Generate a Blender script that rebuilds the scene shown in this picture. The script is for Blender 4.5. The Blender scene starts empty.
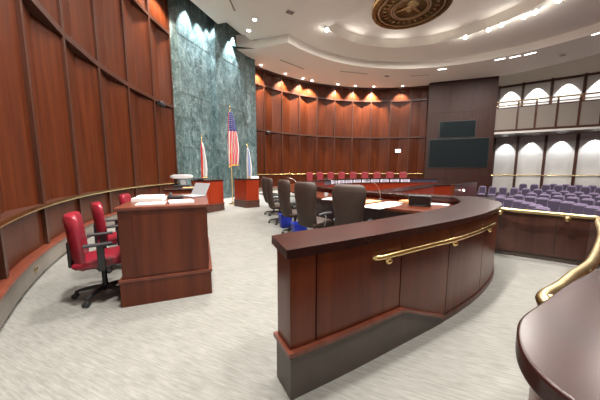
import bpy, bmesh, math, random
from mathutils import Vector, Matrix
from mathutils.geometry import tessellate_polygon
random.seed(7)
S = bpy.context.scene
COL = S.collection
PI = math.pi
def R(d): return math.radians(d)

# ---------------------------------------------------------------- camera, world, exposure
cam = bpy.data.objects.new('camera', bpy.data.cameras.new('camera'))
COL.objects.link(cam)
cam.location = (0, 0, 1.55)
cam.rotation_euler = (PI/2 - 0.1175, 0, 0)
cam.data.sensor_width = 36.0
cam.data.lens = 36.0 * 252.4 / 600.0
cam.data.clip_start = 0.02
S.camera = cam
w = bpy.data.worlds.new('world'); S.world = w; w.use_nodes = True
w.node_tree.nodes['Background'].inputs[0].default_value = (1.0, 0.93, 0.85, 1)
w.node_tree.nodes['Background'].inputs[1].default_value = 0.45
S.view_settings.view_transform = 'Standard'
S.view_settings.look = 'None'
S.view_settings.gamma = 1.0
S.view_settings.exposure = 0.12
S.view_settings.use_curve_mapping = False
S.cycles.max_bounces = 8
S.cycles.diffuse_bounces = 5
S.cycles.sample_clamp_indirect = 6.0
S.cycles.use_denoising = True

WARM = (1.0, 0.87, 0.72)
WHITE = (1.0, 0.95, 0.88)
def lamp(kind, name, loc, energy, color=WHITE, target=None, **kw):
    d = bpy.data.lights.new(name, kind); d.energy = energy; d.color = color
    for k, v in kw.items(): setattr(d, k, v)
    o = bpy.data.objects.new(name, d); COL.objects.link(o); o.location = loc
    if target is not None:
        o.rotation_euler = (Vector(target) - Vector(loc)).to_track_quat('-Z', 'Y').to_euler()
    return o
# general room lighting: the cans of the ceiling, plus two discs added near the camera to brighten the end wall
K_GEN = 0.8
for x, y, z, e in ((-0.8, 1.8, 8.3, 980), (-1.6, 5.2, 8.3, 420), (-2.6, 8.6, 8.7, 190), (2.6, 4.6, 8.3, 420), (1.2, 8.0, 8.7, 230),
                   (4.6, 6.8, 8.7, 360), (0.8, 11.6, 8.7, 230), (3.8, 14.6, 8.7, 330), (7.2, 15.6, 8.7, 330), (8.6, 10.6, 8.7, 300),
                   (7.2, 4.4, 8.3, 330), (2.9, 0.9, 8.3, 420), (5.2, 1.6, 8.3, 380), (0.9, 12.4, 8.7, 220), (11.2, 13.2, 8.3, 420), (12.2, 8.8, 8.3, 300)):
    lamp('AREA', 'room_light', (x, y, z - .06), e * K_GEN, WHITE, (x, y, 0), shape='DISK', size=0.5)

OX, OY, RW = 6.505, 9.893, 12.163
def pol(a, r, z=None):
    p = (OX + r*math.cos(R(a)), OY + r*math.sin(R(a)))
    return p if z is None else (p[0], p[1], z)

# ---------------------------------------------------------------- materials
def nodes(name):
    m = bpy.data.materials.new(name); m.use_nodes = True
    nt = m.node_tree; b = nt.nodes['Principled BSDF']
    return m, nt, b
def mat(name, c, rough=.5, metal=0, emit=None, strength=1, coat=0, noise=0, nscale=40, sheen=0):
    m, nt, b = nodes(name)
    b.inputs['Base Color'].default_value = (*c, 1)
    b.inputs['Roughness'].default_value = rough
    b.inputs['Metallic'].default_value = metal
    b.inputs['Coat Weight'].default_value = coat
    b.inputs['Sheen Weight'].default_value = sheen
    if emit:
        b.inputs['Emission Color'].default_value = (*emit, 1); b.inputs['Emission Strength'].default_value = strength
    if noise:
        tc = nt.nodes.new('ShaderNodeTexCoord'); n = nt.nodes.new('ShaderNodeTexNoise'); n.inputs['Scale'].default_value = nscale
        n.inputs['Detail'].default_value = 4
        r = nt.nodes.new('ShaderNodeValToRGB'); r.color_ramp.elements[0].position = .3; r.color_ramp.elements[1].position = .7
        r.color_ramp.elements[0].color = (*[x*(1-noise) for x in c], 1); r.color_ramp.elements[1].color = (*[min(1, x*(1+noise)) for x in c], 1)
        nt.links.new(tc.outputs['Object'], n.inputs['Vector']); nt.links.new(n.outputs['Fac'], r.inputs['Fac']); nt.links.new(r.outputs['Color'], b.inputs['Base Color'])
    return m
def wood(name, dark, light, rough=.32, scale=(9, 9, .5), coat=.25, spec=.35):
    m, nt, b = nodes(name)
    tc = nt.nodes.new('ShaderNodeTexCoord'); mp = nt.nodes.new('ShaderNodeMapping'); mp.inputs['Scale'].default_value = scale
    n1 = nt.nodes.new('ShaderNodeTexNoise'); n1.inputs['Scale'].default_value = 1.0; n1.inputs['Detail'].default_value = 5; n1.inputs['Distortion'].default_value = .6
    n2 = nt.nodes.new('ShaderNodeTexNoise'); n2.inputs['Scale'].default_value = 7.0; n2.inputs['Detail'].default_value = 3
    mx = nt.nodes.new('ShaderNodeMath'); mx.operation = 'MULTIPLY_ADD'; mx.inputs[1].default_value = .3
    r = nt.nodes.new('ShaderNodeValToRGB')
    r.color_ramp.elements[0].position = .42; r.color_ramp.elements[1].position = .88
    r.color_ramp.elements[0].color = (*dark, 1); r.color_ramp.elements[1].color = (*light, 1)
    L = nt.links.new
    L(tc.outputs['Object'], mp.inputs['Vector']); L(mp.outputs['Vector'], n1.inputs['Vector']); L(mp.outputs['Vector'], n2.inputs['Vector'])
    L(n2.outputs['Fac'], mx.inputs[0]); L(n1.outputs['Fac'], mx.inputs[2]); L(mx.outputs['Value'], r.inputs['Fac']); L(r.outputs['Color'], b.inputs['Base Color'])
    b.inputs['Roughness'].default_value = rough; b.inputs['Coat Weight'].default_value = coat; b.inputs['Coat Roughness'].default_value = .2
    b.inputs['Specular IOR Level'].default_value = spec
    return m
M = {}
M['panel'] = wood('wall_panel_wood', (.044, .0085, .0025), (.096, .0215, .0055), .36, coat=0, spec=.2)
M['post'] = wood('post_wood', (.040, .0125, .007), (.072, .024, .013), .38, coat=.05)
M['cherry'] = wood('cherry_wood', (.068, .0135, .0055), (.128, .029, .0105), .28, coat=.12, spec=.28)
M['red'] = wood('red_mahogany', (.20, .020, .007), (.29, .034, .011), .3, coat=.1, spec=.3)
M['dark'] = wood('dark_wood', (.045, .018, .013), (.085, .034, .024), .35, coat=.2)
M['cap'] = wood('cap_wood', (.016, .006, .0055), (.036, .011, .009), .26, scale=(3, 3, 3), coat=.1, spec=.28)
M['trim'] = wood('trim_wood', (.11, .028, .016), (.17, .046, .026), .35)
M['plinth'] = mat('plinth_laminate', (.075, .06, .05), .45, noise=.12, nscale=6)
M['wplinth'] = mat('wall_plinth', (.20, .175, .15), .5, noise=.1, nscale=4)
M['pylon'] = wood('pylon_veneer', (.026, .0075, .005), (.044, .0135, .009), .5, coat=.0)
M['brass'] = mat('brass', (.78, .58, .26), .2, 1)
M['brass_dull'] = mat('aged_brass', (.55, .42, .22), .32, 1, noise=.15, nscale=8)
M['bronze'] = mat('bronze', (.27, .16, .06), .36, 1, noise=.35, nscale=7)
M['bronze_dark'] = mat('dark_bronze', (.19, .115, .05), .4, 1, noise=.3, nscale=9)
M['bronze_light'] = mat('pale_bronze', (.62, .50, .33), .35, 1)
M['ceil'] = mat('ceiling_paint', (.86, .82, .745), .9)
M['black'] = mat('black_plastic', (.018, .018, .02), .4)
M['black_soft'] = mat('black_rubber', (.03, .03, .034), .6)
M['vinyl'] = mat('red_vinyl', (.25, .013, .028), .3, coat=.2, noise=.1, nscale=5)
M['dred'] = mat('dais_red_vinyl', (.25, .026, .035), .5)
M['brown'] = mat('brown_leather', (.036, .019, .013), .6, noise=.12, nscale=10)
M['chrome'] = mat('brushed_metal', (.6, .58, .55), .3, 1)
M['blue'] = mat('blue_plastic', (.012, .03, .36), .5)
M['paper'] = mat('paper', (.86, .85, .82), .7)
M['tan'] = mat('tan_folder_lit_wood', (.75, .40, .17), .6)
M['purple'] = mat('purple_upholstery', (.135, .10, .18), .85, sheen=.3, noise=.12, nscale=12)
M['purple_dark'] = mat('purple_cushion', (.042, .028, .06), .85, sheen=.3)
M['seat_shell'] = mat('seat_shell', (.05, .04, .05), .5)
M['fabric'] = mat('pale_fabric', (.58, .56, .53), .95)
M['fabric_grey'] = mat('taupe_fabric', (.22, .19, .165), .95)
M['screen'] = mat('display_glass', (.012, .018, .02), .12)
M['bezel'] = mat('display_bezel', (.02, .022, .024), .4)
M['glow'] = mat('lamp_glow', (1, 1, 1), .5, emit=(1, .95, .88), strength=18)
M['glow2'] = mat('troffer_glow', (1, 1, 1), .5, emit=(1, .96, .9), strength=7)
M['vent'] = mat('vent_metal', (.22, .19, .155), .6)
M['white_plastic'] = mat('white_plastic', (.55, .55, .56), .4)
M['grey_plastic'] = mat('grey_plastic', (.33, .34, .36), .45)
M['plate'] = mat('name_plate', (.82, .76, .86), .5)
M['plate_ink'] = mat('name_ink', (.10, .06, .2), .5)
M['flag_red'] = mat('flag_red', (.62, .02, .035), .8)
M['flag_white'] = mat('flag_white', (.62, .60, .60), .8)
M['flag_blue'] = mat('flag_blue', (.03, .04, .22), .8)
M['flag_pale'] = mat('flag_pale_blue', (.30, .42, .72), .8)
M['gold'] = mat('gold_fringe', (.8, .5, .12), .5)
M['exit_red'] = mat('exit_red', (.7, .02, .02), .5, emit=(1, .05, .04), strength=1.2)
M['exit_white'] = mat('exit_face', (.9, .85, .85), .5, emit=(1, .9, .9), strength=1.1)
# carpet
def carpet():
    m, nt, b = nodes('carpet'); L = nt.links.new
    tc = nt.nodes.new('ShaderNodeTexCoord'); mq = nt.nodes.new('ShaderNodeMapping'); mq.inputs['Rotation'].default_value = (0, 0, R(22)); mp = nt.nodes.new('ShaderNodeMapping'); mp.inputs['Scale'].default_value = (3.5, 38, 1)
    n1 = nt.nodes.new('ShaderNodeTexNoise'); n1.inputs['Scale'].default_value = 1.6; n1.inputs['Detail'].default_value = 6; n1.inputs['Roughness'].default_value = .7
    n2 = nt.nodes.new('ShaderNodeTexNoise'); n2.inputs['Scale'].default_value = 3.2; n2.inputs['Detail'].default_value = 5
    ad = nt.nodes.new('ShaderNodeMath'); ad.operation = 'MULTIPLY_ADD'; ad.inputs[1].default_value = .2
    r = nt.nodes.new('ShaderNodeValToRGB')
    r.color_ramp.elements[0].position = .36; r.color_ramp.elements[1].position = .84
    r.color_ramp.elements[0].color = (.15, .147, .133, 1); r.color_ramp.elements[1].color = (.285, .28, .263, 1)
    L(tc.outputs['Object'], mq.inputs['Vector']); L(mq.outputs['Vector'], mp.inputs['Vector']); L(mp.outputs['Vector'], n1.inputs['Vector']); L(tc.outputs['Object'], n2.inputs['Vector'])
    L(n2.outputs['Fac'], ad.inputs[0]); L(n1.outputs['Fac'], ad.inputs[2]); L(ad.outputs['Value'], r.inputs['Fac']); L(r.outputs['Color'], b.inputs['Base Color'])
    b.inputs['Roughness'].default_value = .95; b.inputs['Specular IOR Level'].default_value = .15
    return m
M['carpet'] = carpet()
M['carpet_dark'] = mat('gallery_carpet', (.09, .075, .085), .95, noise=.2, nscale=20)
def marble():
    m, nt, b = nodes('green_marble'); L = nt.links.new
    tc = nt.nodes.new('ShaderNodeTexCoord')
    mp = nt.nodes.new('ShaderNodeMapping'); mp.inputs['Scale'].default_value = (1.0, 1.0, .55)
    n0 = nt.nodes.new('ShaderNodeTexNoise'); n0.inputs['Scale'].default_value = 2.3; n0.inputs['Detail'].default_value = 10; n0.inputs['Roughness'].default_value = .68; n0.inputs['Distortion'].default_value = 1.4
    r0 = nt.nodes.new('ShaderNodeValToRGB'); e = r0.color_ramp.elements
    e[0].position = .33; e[0].color = (.020, .038, .038, 1); e[1].position = .80; e[1].color = (.26, .34, .35, 1)
    k = e.new(.52); k.color = (.07, .115, .118, 1)
    n1 = nt.nodes.new('ShaderNodeTexNoise'); n1.inputs['Scale'].default_value = 2.2; n1.inputs['Detail'].default_value = 7; n1.inputs['Distortion'].default_value = 2.4
    s = nt.nodes.new('ShaderNodeMath'); s.operation = 'SUBTRACT'; s.inputs[1].default_value = .5
    a = nt.nodes.new('ShaderNodeMath'); a.operation = 'ABSOLUTE'
    r1 = nt.nodes.new('ShaderNodeValToRGB'); r1.color_ramp.elements[0].position = 0; r1.color_ramp.elements[0].color = (.45, .45, .45, 1); r1.color_ramp.elements[1].position = .012; r1.color_ramp.elements[1].color = (0, 0, 0, 1)
    mx = nt.nodes.new('ShaderNodeMixRGB'); mx.inputs[2].default_value = (.55, .62, .62, 1)
    L(tc.outputs['Object'], mp.inputs['Vector'])
    L(mp.outputs['Vector'], n0.inputs['Vector']); L(n0.outputs['Fac'], r0.inputs['Fac']); L(mp.outputs['Vector'], n1.inputs['Vector']); L(n1.outputs['Fac'], s.inputs[0]); L(s.outputs[0], a.inputs[0]); L(a.outputs[0], r1.inputs['Fac'])
    L(r1.outputs['Color'], mx.inputs[0]); L(r0.outputs['Color'], mx.inputs[1]); L(mx.outputs[0], b.inputs['Base Color'])
    b.inputs['Roughness'].default_value = .3; b.inputs['Coat Weight'].default_value = .15
    return m
M['marble'] = marble()

# ---------------------------------------------------------------- mesh helper
class MB:
    def __init__(s): s.v = []; s.f = []; s.mi = []; s.cur = 0
    def face(s, idx): s.f.append(tuple(idx)); s.mi.append(s.cur)
    def add(s, vs): b = len(s.v); s.v += [tuple(map(float, v)) for v in vs]; return b
    def quad(s, a, b, c, d): i = s.add([a, b, c, d]); s.face((i, i+1, i+2, i+3)); return s
    def box(s, c, size, rz=0, M4=None):
        hx, hy, hz = [q/2 for q in size]; cs, sn = math.cos(rz), math.sin(rz); vs = []
        for dx, dy, dz in ((-1,-1,-1),(1,-1,-1),(1,1,-1),(-1,1,-1),(-1,-1,1),(1,-1,1),(1,1,1),(-1,1,1)):
            x, y, z = dx*hx, dy*hy, dz*hz
            if M4 is not None:
                p = M4 @ Vector((x, y, z)); vs.append((p.x + c[0], p.y + c[1], p.z + c[2]))
            else: vs.append((c[0] + x*cs - y*sn, c[1] + x*sn + y*cs, c[2] + z))
        i = s.add(vs)
        for q in ((0,3,2,1),(4,5,6,7),(0,1,5,4),(1,2,6,5),(2,3,7,6),(3,0,4,7)): s.face([i+k for k in q])
        return s
    def prism(s, pts, z0, z1):
        n = len(pts); i = s.add([(p[0], p[1], z0) for p in pts] + [(p[0], p[1], z1) for p in pts])
        tri = tessellate_polygon([[Vector((p[0], p[1], 0)) for p in pts]])
        for t in tri: s.face([i+k for k in t]); s.face([i+n+k for k in reversed(t)])
        for k in range(n): s.face((i+k, i+(k+1) % n, i+n+(k+1) % n, i+n+k))
        return s
    def flat(s, loops, z):
        allp = [p for l in loops for p in l]; i = s.add([(p[0], p[1], z) for p in allp])
        for t in tessellate_polygon([[Vector((p[0], p[1], 0)) for p in l] for l in loops]): s.face([i+k for k in t])
        return s
    def riser(s, loop, z0, z1, closed=True):
        n = len(loop)
        for k in range(n if closed else n-1):
            a, b = loop[k], loop[(k+1) % n]
            s.quad((a[0], a[1], z0), (b[0], b[1], z0), (b[0], b[1], z1), (a[0], a[1], z1))
        return s
    def loft(s, rings, caps=True):
        n = len(rings[0]); i = s.add([p for r in rings for p in r])
        for k in range(len(rings)-1):
            for j in range(n): s.face((i+k*n+j, i+k*n+(j+1) % n, i+(k+1)*n+(j+1) % n, i+(k+1)*n+j))
        if caps:
            s.face([i+j for j in reversed(range(n))]); s.face([i+(len(rings)-1)*n+j for j in range(n)])
        return s
    def sweep(s, prof, path):        # prof: closed (offset to the left of the path, height); path: xy or xyz points
        n = len(path); rings = []
        for k in range(n):
            a = Vector(path[max(0, k-1)][:2]); b = Vector(path[k][:2]); c = Vector(path[min(n-1, k+1)][:2])
            d1 = (b-a).normalized() if k else (c-b).normalized(); d2 = (c-b).normalized() if k < n-1 else d1
            n1 = Vector((-d1.y, d1.x)); n2 = Vector((-d2.y, d2.x)); m = (n1+n2).normalized(); m /= max(.35, m.dot(n1))
            z = path[k][2] if len(path[k]) > 2 else 0
            rings.append([(b.x + m.x*o, b.y + m.y*o, z + h) for o, h in prof])
        return s.loft(rings)
    def tube(s, pts, r, n=10, caps=True):
        P = [Vector(p) for p in pts]; rings = []; up = Vector((0, 0, 1))
        for k, p in enumerate(P):
            d = (P[min(k+1, len(P)-1)] - P[max(k-1, 0)]).normalized()
            ref = up if abs(d.z) < .95 else Vector((1, 0, 0))
            u = d.cross(ref).normalized(); v = u.cross(d).normalized(); rr = r[k] if isinstance(r, (list, tuple)) else r
            rings.append([tuple(p + u*(rr*math.cos(2*PI*j/n)) + v*(rr*math.sin(2*PI*j/n))) for j in range(n)])
        return s.loft(rings, caps)
    def lathe(s, prof, c, n=24, axis='Z', caps=True):
        rings = []
        for r, h in prof:
            rg = []
            for j in range(n):
                a = 2*PI*j/n; x, y = r*math.cos(a), r*math.sin(a)
                q = (x, y, h) if axis == 'Z' else ((h, x, y) if axis == 'X' else (x, h, y))
                rg.append((c[0]+q[0], c[1]+q[1], c[2]+q[2]))
            rings.append(rg)
        return s.loft(rings, caps)
    def ball(s, c, r, n=12):
        return s.lathe([(max(1e-4, r*math.sin(PI*k/8)), -r*math.cos(PI*k/8)) for k in range(9)], c, n)
    def build(s, name, mats, parent=None, smooth=False, bevel=0, seg=2, local=False):
        me = bpy.data.meshes.new(name)
        off = Vector((0, 0, 0))
        if parent is not None and not local:
            p = parent
            while p is not None: off += Vector(p.location); p = p.parent
        me.from_pydata([tuple(Vector(v) - off) for v in s.v], [], s.f)
        bm = bmesh.new(); bm.from_mesh(me)
        bmesh.ops.remove_doubles(bm, verts=bm.verts, dist=1e-6)
        bmesh.ops.recalc_face_normals(bm, faces=bm.faces)
        bm.to_mesh(me); bm.free()
        if not isinstance(mats, (list, tuple)): mats = [mats]
        for m in mats: me.materials.append(m)
        if len(mats) > 1:
            for p_, q in zip(me.polygons, s.mi): p_.material_index = q
        o = bpy.data.objects.new(name, me); COL.objects.link(o)
        if parent is not None: o.parent = parent
        if smooth:
            for p_ in me.polygons: p_.use_smooth = True
            try: me.set_sharp_from_angle(angle=R(40))
            except Exception: pass
        if bevel:
            b = o.modifiers.new('bevel', 'BEVEL'); b.width = bevel; b.segments = seg; b.limit_method = 'ANGLE'; b.angle_limit = R(40)
        return o
def tag(o, label, cat, group=None, kind=None):
    if label: o['label'] = label
    if cat: o['category'] = cat
    if group: o['group'] = group
    if kind: o['kind'] = kind
    return o
def thing(name, label, cat, loc=(0, 0, 0), rz=0, group=None):
    o = bpy.data.objects.new(name, None); COL.objects.link(o); o.location = loc; o.rotation_euler = (0, 0, rz); o.empty_display_size = .1
    return tag(o, label, cat, group)
def struct(o): o['kind'] = 'structure'; return o
def sroot(name):
    o = bpy.data.objects.new(name, None); COL.objects.link(o); o['kind'] = 'structure'; return o
def copy_tree(o, parent=None):
    c = o.copy(); COL.objects.link(c)
    if parent is not None: c.parent = parent; c.matrix_parent_inverse = o.matrix_parent_inverse
    for ch in list(o.children): copy_tree(ch, c)
    return c
def place(proto, first, loc, rz, label, group=None):
    o = proto if first else copy_tree(proto)
    o.location = loc; o.rotation_euler = (0, 0, rz); o['label'] = label
    if group: o['group'] = group
    return o
def spline(P, n=8, closed=False):
    out = []; m = len(P); P = [Vector(p) for p in P]
    for i in range(m if closed else m-1):
        p0 = P[(i-1) % m] if closed or i else P[0]; p1 = P[i]; p2 = P[(i+1) % m]; p3 = P[(i+2) % m] if closed or i+2 < m else P[-1]
        for k in range(n):
            t = k/n
            out.append(tuple(.5*((2*p1) + (p2-p0)*t + (2*p0-5*p1+4*p2-p3)*t*t + (3*p1-p0-3*p2+p3)*t**3)))
    if not closed: out.append(tuple(P[-1]))
    return out
def arc(c, r, a0, a1, n):
    return [(c[0] + r*math.cos(R(a0 + (a1-a0)*k/n)), c[1] + r*math.sin(R(a0 + (a1-a0)*k/n))) for k in range(n+1)]
OC = (OX, OY)
ORD = ['first', 'second', 'third', 'fourth', 'fifth', 'sixth', 'seventh', 'eighth', 'ninth', 'tenth', 'eleventh', 'twelfth', 'thirteenth', 'fourteenth', 'fifteenth', 'sixteenth']

# ---------------------------------------------------------------- floors
main_floor = [(5.6, 2.6), (4.75, 3.75), (3.6, 4.85), (4.5, 7.0), (6.2, 11.2), (9.9, 14.2), (11.5, 22.5), (6, 23), (-3, 20), (-7, 14), (-7, 8), (-5, 1), (-3, -3), (3, -3)]
struct(MB().prism(main_floor, -.6, 0).build('floor', M['carpet']))
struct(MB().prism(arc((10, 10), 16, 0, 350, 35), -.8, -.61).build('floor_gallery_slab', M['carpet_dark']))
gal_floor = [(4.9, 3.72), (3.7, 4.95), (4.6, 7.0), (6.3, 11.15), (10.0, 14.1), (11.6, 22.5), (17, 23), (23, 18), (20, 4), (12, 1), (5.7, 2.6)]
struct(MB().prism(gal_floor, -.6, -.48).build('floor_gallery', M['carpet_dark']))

# ---------------------------------------------------------------- curved panelled walls
T1, T2, TOP = 4.30, 7.30, 8.36
def panelled_wall(name, angs, rail_z, top, lit=True):
    root = sroot(name)
    pn = MB()
    for a0, a1 in zip(angs[:-1], angs[1:]):
        am = (a0+a1)/2
        for z0, z1 in ((.34, rail_z), (rail_z, T1), (T1, T2), (T2, top)):
            dp = .04 if z1 <= rail_z else .14
            for p, q, r0, r1 in ((a0, am, RW+.02, RW+dp), (am, a1, RW+dp, RW+.02)):
                pn.quad(pol(p, r0, z0), pol(q, r1, z0), pol(q, r1, z1), pol(p, r0, z1))
    pn.build('panelling', M['panel'], root)
    for a in angs:
        x, y = pol(a, RW + .03)
        MB().box((x, y, (.34+top)/2), (.12, .085, top-.34), R(a)).build('post', M['post'], root)
    front = [pol(a, RW) for a in angs]
    left = 1 if angs[1] > angs[0] else -1      # room centre lies to the left when angles grow
    def band(nm, z, h, d, m, back=-.22):
        o = left
        MB().sweep([(o*d, z-h/2), (o*d, z+h/2), (o*back, z+h/2), (o*back, z-h/2)], front).build(nm, m, root)
    band('transom', T1, .13, .03, M['post'])
    band('transom', T2, .13, .03, M['post'])
    band('cornice', top-.05, .12, .07, M['dark'])
    band('ledge', rail_z-.01, .05, .07, M['dark'])
    rr = RW - .085
    MB().tube([pol(a, rr, rail_z-.005) for a in [angs[0] + (angs[-1]-angs[0])*k/60 for k in range(61)]], .032, 8).build('brass_edge', M['brass'], root, True)
    fine = [pol(angs[0] + (angs[-1]-angs[0])*k/50, RW) for k in range(51)]
    o = left
    MB().sweep([(o*.04, 0), (o*.04, .05), (o*.08, .06), (o*.08, .31), (o*-.2, .31), (o*-.2, 0)], fine).build('baseboard', M['wplinth'], root)
    MB().sweep([(o*.10, .31), (o*.10, .335), (o*.06, .355), (o*-.2, .355), (o*-.2, .31)], fine).build('base_trim', M['trim'], root)
    return root
left_angs = [-128.1 - 7.5*k for k in range(8)] + [-187.6]
left_angs = [-136.2 - 7.5*k for k in range(7)] + [-187.4]
panelled_wall('wall_left', left_angs, 1.0, TOP+.45)
back_angs = [145.2 - 7.55*k for k in range(11)]
panelled_wall('wall_back', back_angs, 1.26, TOP)
# plain continuation out of view, closing the chamber on the gallery side
struct(MB().sweep([(0, -.6), (0, 8.5), (-.2, 8.5), (-.2, -.6)], [(5.9, 1.2), (9, .2), (14, 1.5), (19, 5.5), (22.6, 11), (23, 18)]).build('wall_right', M['panel']))

# wall-wash cans over the posts
def downlight(loc, label, r=.09, group='recessed downlights'):
    t = thing('downlight', label, 'ceiling light', loc, 0, group)
    MB().lathe([(r, -.012), (r*1.35, -.016), (r*1.4, 0), (r, 0)], (0, 0, 0), 16, caps=False).build('trim_ring', M['ceil'], t, True, local=True)
    MB().lathe([(1e-4, -.008), (r, -.008), (r, -.004), (1e-4, -.004)], (0, 0, 0), 16).build('lens', M['glow'], t, local=True)
    return t
K_WASH = 1.0
wash_far = [(140.6, 1.0), (130.1, .8), (122.5, 1.), (118.6, 1.), (107.4, .9), (99.9, .8), (92.3, 1.5), (81, .45)]
for i, (a, k) in enumerate(wash_far):
    x, y = pol(a, RW - .46)
    downlight((x, y, 8.35), 'downlight at the top of the back wall, %s from the marble wall' % ORD[i], group='downlights along the back wall')
    tx, ty = pol(a, RW + .25)
    lamp('SPOT', 'wall_wash', (x, y, 8.30), 2700*k*K_WASH, WARM, (tx, ty, 5.6), spot_size=R(84), spot_blend=.7, shadow_soft_size=.05)
for i, a in enumerate([-139.4, -146.9, -154.3, -161.9, -169.3, -177, -184]):
    x, y = pol(a, RW - .46)
    if i in (4, 5): downlight((x, y, 8.80), 'downlight above the left wall, %s from the marble wall' % ORD[6-i], group='downlights along the left wall')
    tx, ty = pol(a, RW + .25)
    lamp('SPOT', 'wall_wash', (x, y, 8.72), (150 if i < 3 else 500 if i < 5 else 1300)*K_WASH, WARM, (tx, ty, 5.6), spot_size=R(84), spot_blend=.7, shadow_soft_size=.05)

# ---------------------------------------------------------------- marble wall
mr = sroot('wall_marble')
MA, MBp, MC, MD = (-5.21, 11.2), (-4.54, 13.7), (-3.23, 16.0), (-2.80, 16.6)
def slab(nm, p, q, th=.22, z1=9.35):
    d = Vector((q[0]-p[0], q[1]-p[1])).normalized(); n = Vector((-d.y, d.x))*th
    MB().prism([p, q, (q[0]+n.x, q[1]+n.y), (p[0]+n.x, p[1]+n.y)], 0, z1).build(nm, M['marble'], mr)
slab('marble_return', (-5.66, 11.43), (-5.27, 11.55))
slab('marble_face', (-5.27, 11.55), MBp)
slab('marble_step', (-4.56, 13.62), (-4.30, 13.56))
slab('marble_face', (-4.30, 13.56), MC)
slab('marble_end', (-3.25, 16.02), MD)
slab('marble_return', MD, (-3.5, 17.2))
for nm_, p, q in (('a', (-5.27, 11.55), MBp), ('b', (-4.30, 13.56), MC)):
    d = Vector((q[0]-p[0], q[1]-p[1])); m_ = ((p[0]+q[0])/2, (p[1]+q[1])/2)
    for z_ in (2.6, 5.0, 7.4): MB().box((m_[0], m_[1], z_), (d.length, .012, .014), math.atan2(d.y, d.x)).build('joint', M['black'], mr)
for (x, y), t, e in (((-4.80, 12.0), (-5.12, 12.1, 4), 1.0), ((-4.48, 12.75), (-4.78, 12.75, 4), 1.0), ((-4.33, 13.35), (-4.62, 13.4, 4), .5), ((-3.55, 14.5), (-3.75, 14.6, 3), 1.5), ((-3.62, 14.85), (-3.9, 15.0, 3), .5), ((-2.75, 16.1), (-3.0, 16.3, 3), .5)):
    lamp('SPOT', 'marble_wash', (x, y, 8.95), 1500*e, (.96, .98, 1.0), t, spot_size=R(62), spot_blend=.5, shadow_soft_size=.05)

# ---------------------------------------------------------------- ceiling in three levels
Z0, Z1, Z2 = 8.36, 8.80, 9.20
c2, r2 = (6.74, 8.54), 9.45
jog = (-1.05, 14.81)
ajog = math.degrees(math.atan2(jog[1]-c2[1], jog[0]-c2[0]))
P2 = arc(c2, r2, ajog, -176, 72) + [(-5.0, 8.2), (-7.0, 11), (-6.2, 15.2), (-2.6, 15.16)]
P2b = P2[:73] + [(-5.75, 9.5), (-4.95, 11.0), (-4.72, 11.76), (-4.10, 13.55), (-3.55, 13.38), (-2.75, 15.16)]
c1, r1 = (5.47, 10.74), 5.06
P1 = arc(c1, r1, 142.5, -170, 60) + [(3.2, 11.0), (2.79, 12.29)]
cl = sroot('ceiling')
MB().flat([arc(OC, 12.5, 0, 357, 119), P2], Z0).riser(arc(OC, 12.5, -40, 64, 40), Z0, Z0+.5, False).build('outer_soffit', M['ceil'], cl)
MB().riser(P2[:73], Z0, Z1+.3, False).riser([P2[-2], P2[-1], P2[0]], Z0, Z1+.3, False).riser(P2[72:-1], Z0, Z1+1, False).build('outer_cove', M['ceil'], cl)
MB().flat([P2b, P1], Z1).riser(P2b[73:], Z1, Z1+.35, False).build('middle_soffit', M['ceil'], cl)
MB().riser(P1, Z1, Z2).flat([P1], Z2).build('inner_cove', M['ceil'], cl)
lip = []
MB().sweep([(0, -.09), (.10, -.09), (.10, .0), (0, .0)], [(*p, Z1) for p in P1[:61]]).build('cove_lip', M['ceil'], cl)
MB().box((9, 10, 9.95), (40, 40, .1)).build('roof_slab', M['ceil'], cl)

for a in range(150, -150, -30):     # unseen fill lights added over the lip to brighten the inner ceiling
    x, y = c1[0] + (r1-.35)*math.cos(R(a)), c1[1] + (r1-.35)*math.sin(R(a))
    if a < 142: lamp('AREA', 'cove_fill', (c1[0] + (r1-.05)*math.cos(R(a)), c1[1] + (r1-.05)*math.sin(R(a)), Z1+.06), 5, WHITE, (c1[0] + (r1-2.2)*math.cos(R(a)), c1[1] + (r1-2.2)*math.sin(R(a)), Z2), shape='RECTANGLE', size=1.2, size_y=.08)
# medallion
md = thing('ceiling_medallion', 'large round bronze seal hanging under the middle of the ceiling', 'medallion', (4.45, 11.0, 8.0))
def ringd(nm, r0, r1_, z0, z1, m):
    MB().lathe([(r0, z0), (r1_, z0), (r1_, z1), (r0, z1), (r0, z0)], (0, 0, 0), 48, caps=False).build(nm, m, md, True, local=True)
MB().lathe([(1e-3, .05), (1.36, .05), (1.46, .12), (1.50, .2), (1.46, .32), (1e-3, .32)], (0, 0, 0), 48).build('disc', M['bronze_dark'], md, True, local=True)
ringd('rim', 1.34, 1.50, .0, .12, M['bronze']); ringd('ring', 1.20, 1.26, -.01, .06, M['bronze_light']); ringd('ring', .70, .76, -.01, .06, M['bronze_light']); ringd('ring', .62, .66, -.01, .06, M['bronze_light'])
for j in range(26):
    a = 2*PI*j/26; MB().box((.98*math.cos(a), .98*math.sin(a), .03), (.17 if j % 3 else .11, .075, .06), a).build('relief_block', M['bronze_light' if j % 4 == 0 else 'brass_dull'], md, local=True)
k_ = MB()
for sx in (-1, 1):
    k_.loft([[(sx*(.03+.46*t), -.12+.34*t+.05*math.cos(u*2*PI/8)*(1.4-t)*2, .02+.04*math.sin(u*2*PI/8)) for u in range(8)] for t in (0, .25, .5, .75, 1)])
k_.lathe([(1e-3, -.03), (.1, -.01), (.13, .05), (1e-3, .06)], (0, .12, 0), 12).lathe([(1e-3, -.02), (.2, .0), (.24, .05), (1e-3, .06)], (0, -.22, 0), 14)
k_.build('emblem', M['brass_dull'], md, True, local=True)
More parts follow.
